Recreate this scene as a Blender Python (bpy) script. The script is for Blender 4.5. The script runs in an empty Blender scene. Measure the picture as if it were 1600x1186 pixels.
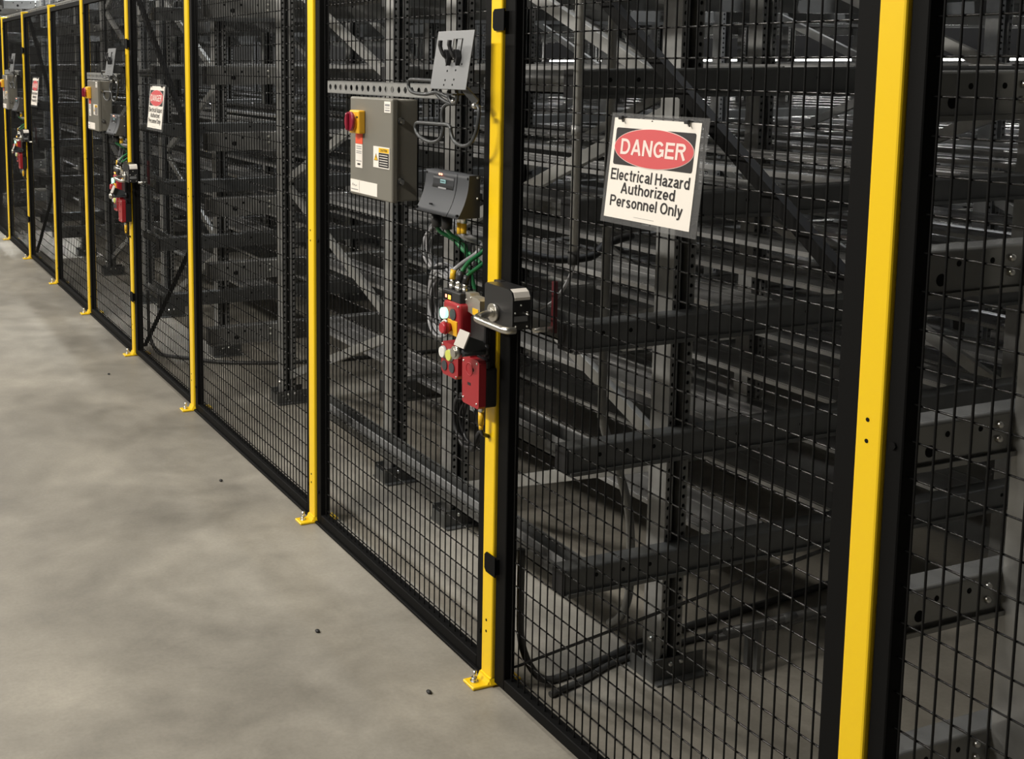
import bpy, bmesh, math, random
from mathutils import Vector, Matrix
random.seed(7)
S = bpy.context.scene
COL = S.collection
PI = math.pi
DF = 1.518                     # X of the aisle side of the fence posts; X = into the rack, Y = along the fence, Z = up

# ------------------------------------------------------------------ materials
MATS = {}
def mat(name, col, rough=.5, metal=0., spec=.5, emit=None, estr=1., bump=0., bscale=200., alpha=1., trans=0., var=0., vscale=6.):
    m = bpy.data.materials.new(name); m.use_nodes = True
    nt = m.node_tree; b = nt.nodes['Principled BSDF']
    b.inputs['Base Color'].default_value = (*col, 1); b.inputs['Roughness'].default_value = rough
    b.inputs['Metallic'].default_value = metal; b.inputs['Specular IOR Level'].default_value = spec
    b.inputs['Alpha'].default_value = alpha; b.inputs['Transmission Weight'].default_value = trans
    if emit:
        b.inputs['Emission Color'].default_value = (*emit, 1); b.inputs['Emission Strength'].default_value = estr
    if bump or var:
        tc = nt.nodes.new('ShaderNodeTexCoord')
    if bump:
        n = nt.nodes.new('ShaderNodeTexNoise'); n.inputs['Scale'].default_value = bscale
        nt.links.new(tc.outputs['Object'], n.inputs['Vector'])
        bp = nt.nodes.new('ShaderNodeBump'); bp.inputs['Strength'].default_value = bump; bp.inputs['Distance'].default_value = .002
        nt.links.new(n.outputs['Fac'], bp.inputs['Height']); nt.links.new(bp.outputs['Normal'], b.inputs['Normal'])
    if var:
        n = nt.nodes.new('ShaderNodeTexNoise'); n.inputs['Scale'].default_value = vscale; n.inputs['Detail'].default_value = 6
        nt.links.new(tc.outputs['Object'], n.inputs['Vector'])
        r = nt.nodes.new('ShaderNodeValToRGB')
        r.color_ramp.elements[0].position = .3; r.color_ramp.elements[1].position = .7
        r.color_ramp.elements[0].color = (*[c*(1-var) for c in col], 1); r.color_ramp.elements[1].color = (*[min(1, c*(1+var)) for c in col], 1)
        nt.links.new(n.outputs['Fac'], r.inputs['Fac']); nt.links.new(r.outputs['Color'], b.inputs['Base Color'])
    MATS[name] = m
    return m

BLACK = mat('black_powder_coat', (.0045, .0045, .0045), .65, 0, .10)
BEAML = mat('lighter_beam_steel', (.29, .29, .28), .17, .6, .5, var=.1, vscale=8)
WIRE = mat('black_wire', (.0035, .0035, .0035), .20, 0, .5)
VWIRE = mat('black_wire_matt', (.004, .004, .004), .45, 0, .2)
YELLOW = mat('yellow_paint', (.88, .58, .008), .38, 0, .5, bump=.04, bscale=160)
HOLE = mat('dark_hole', (.008, .008, .008), .8, 0, .1)
GALV = mat('galvanised_steel', (.31, .31, .30), .42, .4, .5, var=.18, vscale=14)
GALVB = mat('bright_galvanised_steel', (.42, .42, .405), .38, .6, .5, var=.12, vscale=20)
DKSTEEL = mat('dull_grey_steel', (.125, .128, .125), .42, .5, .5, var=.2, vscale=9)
RAILM = mat("rail_steel", (.36, .36, .355), .22, .4, .5, var=.2, vscale=7)
CHROME = mat('brushed_stainless', (.62, .60, .55), .28, 1., .5)
ZINC = mat('zinc_bolt', (.75, .74, .70), .3, 1., .5)
BOXGREY = mat('light_grey_enamel', (.175, .166, .140), .42, 0, .5, bump=.05, bscale=300)
BOXSIDE = BOXGREY
INVGREY = mat('slate_grey_plastic', (.045, .048, .054), .55, 0, .5)
INVDARK = mat('dark_slate_plastic', (.022, .024, .028), .45, 0, .5)
PLATEGREY = mat('grey_painted_plate', (.19, .195, .20), .40, .1, .5)
ROD = mat('grey_coated_rod', (.05, .053, .055), .35, .2, .5)
RED = mat('red_plastic', (.33, .016, .022), .38, 0, .5)
REDSW = mat('dark_red_knob', (.23, .012, .03), .32, 0, .5)
REDHOT = mat('orange_red_print', (.75, .09, .035), .6)
YPLASTIC = mat('yellow_plastic', (.85, .50, .02), .4)
AMBER = mat('amber_plastic', (.80, .42, .02), .4)
WHITE = mat('white_paper', (.80, .75, .68), .6)
WHITEP = mat('white_plastic', (.72, .72, .68), .4)
INK = mat('black_ink', (.018, .015, .015), .6)
SIGNRED = mat('sign_red', (.60, .085, .09), .5)
PINKW = mat('pale_sign_lettering', (.82, .68, .62), .5)
GREYINK = mat('grey_ink', (.25, .25, .25), .6)
TEAL = mat('pale_teal_print', (.35, .62, .66), .5)
GREENC = mat('green_cable_sheath', (.016, .15, .05), .4)
GREYC = mat('grey_cable_sheath', (.34, .34, .35), .32)
BLACKC = mat('black_cable_sheath', (.035, .035, .037), .28)
DRED = mat('deep_red_bar', (.075, .008, .010), .5)
GREENB = mat('green_lit_button', (.45, .9, .6), .3, emit=(.35, 1., .62), estr=1.6)
LIME = mat('yellow_green_button', (.62, .66, .12), .35)
DKBTN = mat('charcoal_button', (.045, .05, .055), .5)
LEDO = mat('amber_indicator', (.9, .5, .05), .3, emit=(1., .45, .03), estr=6.)
LEDR = mat('red_indicator', (.9, .3, .2), .3, emit=(1., .32, .2), estr=3.)
MUSH = mat('red_mushroom', (.42, .02, .03), .25)
CONDUIT = mat('pale_conduit', (.46, .46, .44), .4, .15)
PIPE = mat('dark_pipe', (.07, .07, .068), .4, .4)
RUBBER = mat('black_rubber', (.018, .018, .018), .6)
BLKPL = mat('black_plastic', (.016, .016, .017), .38)
BEIGEPL = mat('silver_cover', (.46, .43, .37), .35, .6)
TAGPL = mat('pale_metal_tag', (.50, .47, .42), .4)
FILM = mat('clear_laminate', (.4, .4, .4), .22, 0, .4, alpha=.12)
STRIP_GLOW = mat('added_light_strip', (1, 1, 1), .4, emit=(1., .98, .93), estr=14.)

def concrete():
    m = bpy.data.materials.new('polished_concrete'); m.use_nodes = True
    nt = m.node_tree; b = nt.nodes['Principled BSDF']; L = nt.links.new
    tc = nt.nodes.new('ShaderNodeTexCoord')
    def noise(sc, det, rough=.6, dist=0.):
        n = nt.nodes.new('ShaderNodeTexNoise'); n.inputs['Scale'].default_value = sc; n.inputs['Detail'].default_value = det
        n.inputs['Roughness'].default_value = rough; n.inputs['Distortion'].default_value = dist
        L(tc.outputs['Object'], n.inputs['Vector']); return n
    a = noise(.95, 7, .60, .5); c = noise(5., 8, .65, .3); d = noise(90., 3)
    def ramp(n, p0, c0, p1, c1):
        r = nt.nodes.new('ShaderNodeValToRGB'); e = r.color_ramp.elements
        e[0].position, e[1].position = p0, p1; e[0].color, e[1].color = (*c0, 1), (*c1, 1)
        L(n.outputs['Fac'], r.inputs['Fac']); return r
    ra = ramp(a, .34, (.185, .171, .145), .66, (.345, .320, .270))
    rc = ramp(c, .3, (.78, .78, .78), .72, (1.1, 1.1, 1.1))
    rd = ramp(d, .3, (.93, .93, .93), .7, (1.05, 1.05, 1.05))
    def mul(x, y):
        k = nt.nodes.new('ShaderNodeMix'); k.data_type = 'RGBA'; k.blend_type = 'MULTIPLY'; k.inputs['Factor'].default_value = 1
        L(x, k.inputs['A']); L(y, k.inputs['B']); return k.outputs['Result']
    L(mul(mul(ra.outputs['Color'], rc.outputs['Color']), rd.outputs['Color']), b.inputs['Base Color'])
    rr = ramp(c, .3, (.42, .42, .42), .7, (.58, .58, .58)); L(rr.outputs['Color'], b.inputs['Roughness'])
    bp = nt.nodes.new('ShaderNodeBump'); bp.inputs['Strength'].default_value = .06; bp.inputs['Distance'].default_value = .004
    L(c.outputs['Fac'], bp.inputs['Height']); L(bp.outputs['Normal'], b.inputs['Normal'])
    b.inputs['Specular IOR Level'].default_value = .4
    return m
CONC = concrete()

def perforated():
    """galvanised lip with a row of punched holes: object-space pattern"""
    m = bpy.data.materials.new('punched_galvanised_lip'); m.use_nodes = True
    nt = m.node_tree; L = nt.links.new; b = nt.nodes['Principled BSDF']; out = nt.nodes['Material Output']
    b.inputs['Base Color'].default_value = (.22, .22, .215, 1); b.inputs['Metallic'].default_value = .6; b.inputs['Roughness'].default_value = .45
    tc = nt.nodes.new('ShaderNodeTexCoord'); sx = nt.nodes.new('ShaderNodeSeparateXYZ'); L(tc.outputs['Object'], sx.inputs['Vector'])
    def M(op, a, v=None, c=None):
        n = nt.nodes.new('ShaderNodeMath'); n.operation = op
        for i, q in enumerate((a, v, c)):
            if q is None: continue
            if isinstance(q, (int, float)): n.inputs[i].default_value = q
            else: L(q, n.inputs[i])
        return n.outputs[0]
    ax = M('SUBTRACT', M('ABSOLUTE', sx.outputs['X']), .0235)
    z = M('SUBTRACT', M('MODULO', sx.outputs['Z'], .025), .0125)
    d = M('SQRT', M('ADD', M('MULTIPLY', ax, ax), M('MULTIPLY', z, z)))
    f = M('LESS_THAN', d, .0052)
    tr = nt.nodes.new('ShaderNodeBsdfTransparent'); mx = nt.nodes.new('ShaderNodeMixShader')
    L(f, mx.inputs['Fac']); L(b.outputs['BSDF'], mx.inputs[1]); L(tr.outputs['BSDF'], mx.inputs[2]); L(mx.outputs['Shader'], out.inputs['Surface'])
    return m
PERF = perforated()

# ------------------------------------------------------------------ mesh builder
class MB:
    def __init__(s): s.v, s.f, s.mi, s.mats, s.sm = [], [], [], [], []
    def _m(s, m):
        if m not in s.mats: s.mats.append(m)
        return s.mats.index(m)
    def add(s, vs, fs, m, smooth=False):
        o = len(s.v); k = s._m(m)
        s.v += [tuple(p) for p in vs]
        for f in fs: s.f.append([i+o for i in f]); s.mi.append(k); s.sm.append(smooth)
        return s
    def box(s, x0, x1, y0, y1, z0, z1, m, M=None):
        vs = [(x, y, z) for x in (x0, x1) for y in (y0, y1) for z in (z0, z1)]
        if M is not None: vs = [M @ Vector(p) for p in vs]
        fs = [(0, 1, 3, 2), (4, 6, 7, 5), (0, 4, 5, 1), (2, 3, 7, 6), (0, 2, 6, 4), (1, 5, 7, 3)]
        return s.add(vs, fs, m)
    def rbox(s, x0, x1, y0, y1, z0, z1, m, r=.004, seg=2, M=None):
        bm = bmesh.new(); bmesh.ops.create_cube(bm, size=1)
        for v in bm.verts:
            v.co = Vector(((x0+x1)/2+v.co.x*(x1-x0), (y0+y1)/2+v.co.y*(y1-y0), (z0+z1)/2+v.co.z*(z1-z0)))
        bmesh.ops.bevel(bm, geom=bm.edges[:], offset=r, segments=seg, affect='EDGES', profile=.5)
        return s.bm(bm, m, M)
    def bm(s, bm, m, M=None, smooth=False):
        bm.verts.index_update()
        vs = [v.co.copy() for v in bm.verts]
        if M is not None: vs = [M @ p for p in vs]
        s.add(vs, [[v.index for v in f.verts] for f in bm.faces], m, smooth); bm.free(); return s
    def bar(s, a, b, w, h, m, up=(0, 0, 1)):
        a, b = Vector(a), Vector(b); d = (b-a).normalized(); u = Vector(up)
        r = d.cross(u).normalized(); u = r.cross(d).normalized()
        vs = [p + r*i*w/2 + u*j*h/2 for p in (a, b) for i in (-1, 1) for j in (-1, 1)]
        return s.add(vs, [(0, 1, 3, 2), (4, 6, 7, 5), (0, 4, 5, 1), (2, 3, 7, 6), (0, 2, 6, 4), (1, 5, 7, 3)], m)
    def tube(s, pts, r, m, n=8, cap=True, closed=False):
        pts = [Vector(p) for p in pts]; N = len(pts); vs = []; fs = []
        prev = None
        for i, p in enumerate(pts):
            if closed: t = (pts[(i+1) % N]-pts[i-1])
            else: t = (pts[min(i+1, N-1)]-pts[max(i-1, 0)])
            t.normalize()
            if prev is None:
                a = Vector((0, 0, 1)) if abs(t.z) < .9 else Vector((1, 0, 0))
                u = t.cross(a).normalized()
            else:
                u = (prev - t*prev.dot(t)).normalized()
            prev = u; w = t.cross(u)
            rr = r[i] if isinstance(r, (list, tuple)) else r
            for k in range(n):
                an = 2*PI*k/n; vs.append(p+(u*math.cos(an)+w*math.sin(an))*rr)
        for i in range(N if closed else N-1):
            j = (i+1) % N
            for k in range(n):
                fs.append((i*n+k, i*n+(k+1) % n, j*n+(k+1) % n, j*n+k))
        s.add(vs, fs, m, n > 5)
        if cap and not closed:
            o = len(s.v)-len(vs)
            s.f.append([o+k for k in range(n)][::-1]); s.mi.append(s._m(m)); s.sm.append(False)
            s.f.append([o+(N-1)*n+k for k in range(n)]); s.mi.append(s._m(m)); s.sm.append(False)
        return s
    def cyl(s, a, b, r, m, n=16, r2=None):
        return s.tube([a, b], [r, r if r2 is None else r2], m, n)
    def prism(s, poly, axis, a, b, m, smooth=False):
        """poly in the two other axes, extruded along axis from a to b"""
        def P(p, t):
            return {'x': (t, p[0], p[1]), 'y': (p[0], t, p[1]), 'z': (p[0], p[1], t)}[axis]
        n = len(poly); vs = [P(p, a) for p in poly]+[P(p, b) for p in poly]
        fs = [tuple(range(n))[::-1], tuple(range(n, 2*n))]
        s.add(vs, fs, m)
        return s.add(vs, [(i, (i+1) % n, n+(i+1) % n, n+i) for i in range(n)], m, smooth)
    def ball(s, c, r, m, sc=(1, 1, 1), n=14):
        bm = bmesh.new(); bmesh.ops.create_uvsphere(bm, u_segments=n, v_segments=n//2+2, radius=1)
        for v in bm.verts: v.co = Vector((c[0]+v.co.x*r*sc[0], c[1]+v.co.y*r*sc[1], c[2]+v.co.z*r*sc[2]))
        return s.bm(bm, m, None, True)
    def build(s, name, parent=None, loc=None):
        me = bpy.data.meshes.new(name); me.from_pydata(s.v, [], s.f)
        for m in s.mats: me.materials.append(m)
        me.polygons.foreach_set('material_index', s.mi); me.polygons.foreach_set('use_smooth', s.sm)
        me.validate(); bm = bmesh.new(); bm.from_mesh(me); bmesh.ops.recalc_face_normals(bm, faces=bm.faces[:]); bm.to_mesh(me); bm.free()
        o = bpy.data.objects.new(name, me); COL.objects.link(o)
        if parent: o.parent = parent
        if loc: o.location = loc
        return o

def tag(o, label, cat, group=None, kind=None):
    o['label'] = label; o['category'] = cat
    if group: o['group'] = group
    o['kind'] = kind or 'thing'
    return o
def empty(name, loc, label, cat, group=None, rz=0.):
    o = bpy.data.objects.new(name, None); COL.objects.link(o); o.empty_display_size = .1
    o.location = loc; o.rotation_euler = (0, 0, rz)
    return tag(o, label, cat, group)
def struct(o, label=None):
    o['kind'] = 'structure'
    if label: o['label'] = label
    return o
FR = -PI/2        # local x = right along the fence as seen from the aisle, local y = into the rack, local z = up
def fthing(name, Y, label, cat, group=None, z=0.): return empty(name, (DF, Y, z), label, cat, group, FR)
def ctree(o, dy, label=None, parent=None):
    c = o.copy(); COL.objects.link(c)
    if parent is not None: c.parent = parent
    else: c.location = (o.location.x, o.location.y+dy, o.location.z)
    if label: c['label'] = label
    for ch in list(o.children): ctree(ch, 0, None, c)
    return c
def _arc(cx, cy, rx, ry, a0, a1, n=12):
    return [(cx+rx*math.cos(math.radians(a0+(a1-a0)*k/n)), cy+ry*math.sin(math.radians(a0+(a1-a0)*k/n))) for k in range(n+1)]
def glyphs(w):
    """plain grotesque letters as centre-line strokes; cap height 1, x-height .73"""
    s = w/2; X = .73
    bowl = _arc(.30, X/2, .30-s, X/2-s, 0, 360, 24)
    V = lambda x, a, b: [(x, a), (x, b)]
    G = {
     'D': (.76, [V(s, 0, 1), [(s, 1-s)]+_arc(.34, .5, .42-s, .5-s, 90, -90)+[(s, s)]]),
     'A': (.78, [[(.075, 0), (.39, 1)], [(.39, 1), (.705, 0)], [(.18, .30), (.60, .30)]]),
     'N': (.74, [V(s, 0, 1), [(s, .96), (.74-s, .04)], V(.74-s, 0, 1)]),
     'G': (.80, [_arc(.41, .5, .40-s, .5-s, 38, 318, 24)+[(.80-s, .20), (.80-s, .455)], [(.80, .455), (.46, .455)]]),
     'E': (.66, [V(s, 0, 1), [(0, 1-s), (.66, 1-s)], [(0, .52), (.61, .52)], [(0, s), (.67, s)]]),
     'R': (.74, [V(s, 0, 1), [(s, 1-s)]+_arc(.43, .735, .27-s, .265-s, 90, -90)+[(s, .47+s)], [(.40, .5), (.655, 0)]]),
     'P': (.69, [V(s, 0, 1), [(s, 1-s)]+_arc(.41, .70, .28-s, .30-s, 90, -90)+[(s, .40+s)]]),
     'H': (.72, [V(s, 0, 1), V(.72-s, 0, 1), [(s, .53), (.72-s, .53)]]),
     'O': (.80, [_arc(.40, .5, .40-s, .5-s, 0, 360, 28)]),
     'C': (.76, [_arc(.41, .5, .40-s, .5-s, 40, 320, 22)]),
     'U': (.72, [[(s, 1)]+_arc(.36, .36, .36-s, .36-s, 180, 360)+[(.72-s, 1)]]),
     'T': (.66, [V(.33, 0, 1), [(0, 1-s), (.66, 1-s)]]),
     'I': (w, [V(s, 0, 1)]),
     'M': (.86, [V(s, 0, 1), [(s, .97), (.43, .05)], [(.43, .05), (.86-s, .97)], V(.86-s, 0, 1)]),
     'S': (.68, [_arc(.34, .735, .32-s, .265-s, 25, 270, 14)+_arc(.34, .27, .34-s, .27-s, 90, -155, 14)]),
     'l': (w, [V(s, 0, 1)]),
     'i': (w, [V(s, 0, X), V(s, .86, 1)]),
     'e': (.58, [[(.045, X/2-.02), (.59-s, X/2-.02)]+_arc(.30, X/2, .29-s, X/2-s, 4, 322, 20)]),
     'c': (.56, [_arc(.30, X/2, .29-s, X/2-s, 42, 318, 18)]),
     't': (.36, [[(.17, .94), (.17, .20)]+_arc(.29, .18, .12, .18-s, 180, 275, 6)+[(.36, s)], [(0, X-s*.8), (.35, X-s*.8)]]),
     'r': (.39, [V(s, 0, X), [(s, .38)]+_arc(.33, .40, .33-s, X-.40-s, 175, 85, 7)]),
     'a': (.58, [_arc(.29, .49, .27-s, X-.49-s, 165, 0, 10)+[(.56-s, .12), (.58, .0)], [(.56-s, .43), (.36, .41)]+_arc(.24, .215, .23-s, .20-s, 95, 270, 10)+[(.36, s+.01), (.56-s, .17)]]),
     'z': (.52, [[(.02, X-s), (.50, X-s)], [(.46, X-s), (.06, s)], [(0, s), (.52, s)]]),
     'd': (.60, [bowl, V(.60-s, 0, 1)]),
     'u': (.58, [[(s, X)]+_arc(.29, .26, .29-s, .26-s, 180, 350)+[(.58-s, .24)], V(.58-s, 0, X)]),
     'h': (.58, [V(s, 0, 1), [(s, .42)]+_arc(.29, .45, .29-s, X-.45-s, 170, 0)+[(.58-s, 0)]]),
     'n': (.58, [V(s, 0, X), [(s, .42)]+_arc(.29, .45, .29-s, X-.45-s, 170, 0)+[(.58-s, 0)]]),
     'o': (.60, [bowl]),
     's': (.54, [_arc(.27, .535, .25-s, X-.535-s, 20, 270, 12)+_arc(.27, .195, .27-s, .205-s, 92, -155, 12)]),
     'y': (.56, [[(.065, X), (.28, .06)], [(.495, X), (.26, -.08)]+_arc(.12, -.04, .13, .16, -20, -95, 5)+[(.03, -.20)]]),
     ' ': (.20, []),
    }
    return G
def text(txt, w, h, cx, cz, y, m, parent, name='lettering', bold=.15):
    """flat lettering on a face turned to the aisle, in the parent's local frame"""
    G = glyphs(bold); b = MB(); pen = 0.; vs = []; fs = []; off = []; k0 = 0
    for chx in txt:
        adv, strokes = G[chx]
        for st in strokes:
            P = [Vector((p[0]+pen, p[1])) for p in st]; n = len(P); closed = (P[0]-P[-1]).length < 1e-6 and n > 3
            if closed: P = P[:-1]; n -= 1
            o = len(vs); k0 += 1
            off += [.00004*(k0 % 4)]*(2*n)
            for i, p in enumerate(P):
                d0 = (p-P[i-1]).normalized() if (i > 0 or closed) else (P[1]-p).normalized()
                d1 = (P[(i+1) % n]-p).normalized() if (i < n-1 or closed) else d0
                t = (d0+d1).normalized(); nn = Vector((-t.y, t.x)); k = bold/2/max(.5, nn.dot(Vector((-d0.y, d0.x))))
                vs.append(p+nn*k); vs.append(p-nn*k)
            for i in range(n if closed else n-1):
                j = (i+1) % n; fs.append((o+2*i, o+2*i+1, o+2*j+1, o+2*j))
        pen += adv+.105
    xs = [v.x for v in vs]; ys = [v.y for v in vs]; x0, x1, y0, y1 = min(xs), max(xs), min(ys), max(ys)
    b.add([(cx+((v.x-x0)/(x1-x0)-.5)*w, y-off[i], cz+((v.y-y0)/(y1-y0)-.5)*h) for i, v in enumerate(vs)], fs, m)
    return b.build(name, parent)
def smooth_path(pts, n=6, closed=False):
    P = [Vector(p) for p in pts]; N = len(P); out = []
    rng = range(N) if closed else range(N-1)
    for i in rng:
        g = (lambda k: P[k % N]) if closed else (lambda k: P[max(0, min(N-1, k))])
        a, b, c, d = g(i-1), g(i), g(i+1), g(i+2)
        for k in range(n):
            t = k/n
            out.append(.5*((2*b)+(c-a)*t+(2*a-5*b+4*c-d)*t*t+(3*b-a-3*c+d)*t**3))
    if not closed: out.append(P[-1])
    return out

# ------------------------------------------------------------------ setting
XL, XR, Y0, Y1, ZC = -3.6, 12.6, -3.2, 25., 5.8
struct(MB().box(XL, XR, Y0, Y1, -.1, 0, CONC).build('floor'))
WALLM = mat('painted_wall', (.16, .16, .155), .7, var=.05, vscale=2)
CEILM = mat('dark_ceiling', (.12, .12, .12), .8)
struct(MB().box(XL, XR, Y0, Y1, ZC, ZC+.1, CEILM).build('ceiling'))
struct(MB().box(XL-.1, XL, Y0, Y1, 0, ZC, WALLM).build('wall_left'))
struct(MB().box(XR, XR+.1, Y0, Y1, 0, ZC, mat('dark_painted_wall', (.03, .03, .031), .8)).build('wall_right'))
struct(MB().box(XL, XR, Y1, Y1+.1, 0, ZC, WALLM).build('wall_far'))
struct(MB().box(XL, XR, Y0-.1, Y0, 0, ZC, WALLM).build('wall_near'))

# ------------------------------------------------------------------ fence posts
PY = [1.3715, 2.529, 3.719, 5.181, 6.313, 7.49, 8.63, 9.84, 11.0]
PLAB = ['yellow fence post nearest the camera, cut off by the bottom edge',
        'yellow fence post carrying the near door lock and red control stations',
        'yellow fence post left of the near grey control box, right of the plain panel',
        'yellow fence post on the hinge side of the second gate with the danger sign',
        'yellow fence post carrying the second gate lock, fourth lock-side from the plain panel',
        'yellow fence post just left of the second control box',
        'yellow fence post on the hinge side of the farthest gate',
        'yellow fence post carrying the farthest gate lock',
        'yellow fence post farthest left, at the edge of the picture']
PLAB[4] = 'yellow fence post carrying the lock of the second gate'
def post(Y, label, i):
    t = fthing('fence_post', Y, label, 'post', 'yellow fence posts along the aisle')
    c = MB(); c.rbox(-.025, .025, 0, .05, .004, 2.0, YELLOW, .004, 2)
    c.build('column', t)
    h = MB()
    for z in (1.03, .995, .17, .14): h.cyl((-.002, -.0006, z), (-.002, .004, z), .0036, HOLE, 10)
    h.build('bolt_hole', t)
    MB().rbox(-.026, .026, -.001, .051, 1.99, 2.004, YELLOW, .003, 1).build('cap', t)
    p = MB(); p.rbox(-.027, .027, -.053, .091, 0, .008, YELLOW, .002, 1)
    p.prism([(-.032, .008), (-.025, .022), (.025, .022), (.032, .008)], 'y', -.004, .054, YELLOW)
    p.prism([(-.010, .008), (0, .024), (.05, .024), (.062, .008)], 'x', -.025, .025, YELLOW)
    p.build('base_plate', t)
    b = MB()
    b.cyl((-.004, -.032, .008), (-.004, -.032, .0105), .011, ZINC, 16)
    b.cyl((-.004, -.032, .0105), (-.004, -.032, .019), .0085, ZINC, 6)
    b.cyl((-.004, -.032, .019), (-.004, -.030, .037), .0045, ZINC, 10)
    b.build('anchor_bolt', t)
    return t
for i, (y, l) in enumerate(zip(PY, PLAB)): post(y, l, i)

# ------------------------------------------------------------------ fence panels and gates
PV, PH = .0303, .0593       # wire pitch across and up
def mesh_wires(x0, x1, z0, z1, zref=1.603, hd=.0019, vd=.0020):
    b = MB(); x = x0+PV*.6
    while x < x1:
        b.tube([(x, .022, z0), (x, .022, z1)], vd, VWIRE, 6, False); x += PV
    z = zref-PH*math.floor((zref-z0-.01)/PH)
    while z < z1:
        b.tube([(x0, .0255, z), (x1, .0255, z)], hd, WIRE, 8, False); z += PH
    return b
def panel(name, Ya, Yb, label, cat, fw, gate=False, toe=True):
    """Ya = far post, Yb = near post (None: open end at given Y)"""
    xa, xb = .0275, (Ya-Yb)-.0275
    t = fthing(name, Ya, label, cat, 'gates in the fence' if gate else 'black mesh panels in the fence')
    f = MB(); zb, zt = .012, 1.985
    f.rbox(xa, xa+fw, .008, .040, zb, zt, BLACK, .002, 1); f.build('side_rail', t)
    f = MB(); f.rbox(xb-fw, xb, .008, .040, zb, zt, BLACK, .002, 1); f.build('side_rail', t)
    f = MB(); f.rbox(xa+fw, xb-fw, .008, .040, zb, zb+.03, BLACK, .002, 1)
    if not gate: f.rbox(xa, xb, .0, .03, .001, .011, BLACK, .002, 1)
    f.build('bottom_rail', t)
    MB().rbox(xa+fw, xb-fw, .008, .040, zt-.03, zt, BLACK, .002, 1).build('top_rail', t)
    mesh_wires(xa+fw-.004, xb-fw+.004, zb+.02, zt-.02).build('wire_mesh', t)
    if gate:
        a = xb-fw
        MB().bar((xa+fw*.5, .052, 1.955), (xb-fw*.5, .052, 1.19), .025, .022, BLACK, (0, -1, 0)).build('diagonal_brace', t)
        MB().bar((xa+fw*.5, .053, .055), (xb-fw*.5, .053, .81), .004, .024, BLACK, (0, -1, 0)).build('diagonal_brace', t)
        for z in (1.697, .33):
            q = MB()
            q.prism([(.045, z-.026), (.045, z+.026), (.002, z+.026), (-.006, z+.018), (-.006, z-.018), (.002, z-.026)], 'y', -.0065, -.0025, BLACK)
            q.box(.030, .045, -.004, .010, z-.02, z+.02, BLACK)
            q.build('stop_tab', t)
    else:
        for x in (xa+fw*.5, xb-fw*.5):
            q = MB()
            for z in (1.9, 1.0, .12): q.cyl((x, .009, z), (x, .004, z), .006, BLACK, 6)
            q.build('fixing_bolt', t)
    return t
panel('mesh_fence', PY[0], .12, 'black mesh panel right of the nearest yellow post, running out of the picture', 'panel', .032)
panel('gate', PY[1], PY[0], 'near black mesh gate with lock and large readable danger sign', 'gate', .046, True)
panel('mesh_fence', PY[2], PY[1], 'black mesh panel behind the near control box and grey power unit', 'panel', .036)
panel('mesh_fence', PY[3], PY[2], 'plain wide black mesh panel between the second gate and the near control box panel', 'panel', .036)
panel('gate', PY[4], PY[3], 'second black mesh gate with small danger sign, left of the plain wide panel', 'gate', .046, True)
panel('mesh_fence', PY[5], PY[4], 'black mesh panel behind the second control box', 'panel', .036)
panel('mesh_fence', PY[6], PY[5], 'plain black mesh panel between the farthest gate and the second control box', 'panel', .036)
panel('gate', PY[7], PY[6], 'farthest black mesh gate with tiny danger sign', 'gate', .046, True)
panel('mesh_fence', PY[8], PY[7], 'black mesh panel behind the farthest control box', 'panel', .036)
panel('mesh_fence', 12.2, PY[8], 'black mesh panel left of the farthest yellow post', 'panel', .036)
tr = MB(); tr.box(1.574, 1.580, 5.25, 12.2, 1.985, 2.022, GALVB); tr.box(1.574, 1.60, 5.25, 12.2, 2.019, 2.022, GALVB); tr.box(1.574, 1.60, 5.25, 12.2, 1.985, 1.988, GALVB)
y = 5.3
while y < 12.1:
    tr.box(1.5735, 1.575, y, y+.02, 1.998, 2.010, HOLE); y += .05
tag(tr.build('support_channel'), 'bright galvanised slotted channel running along the fence tops at upper left', 'channel')

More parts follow.
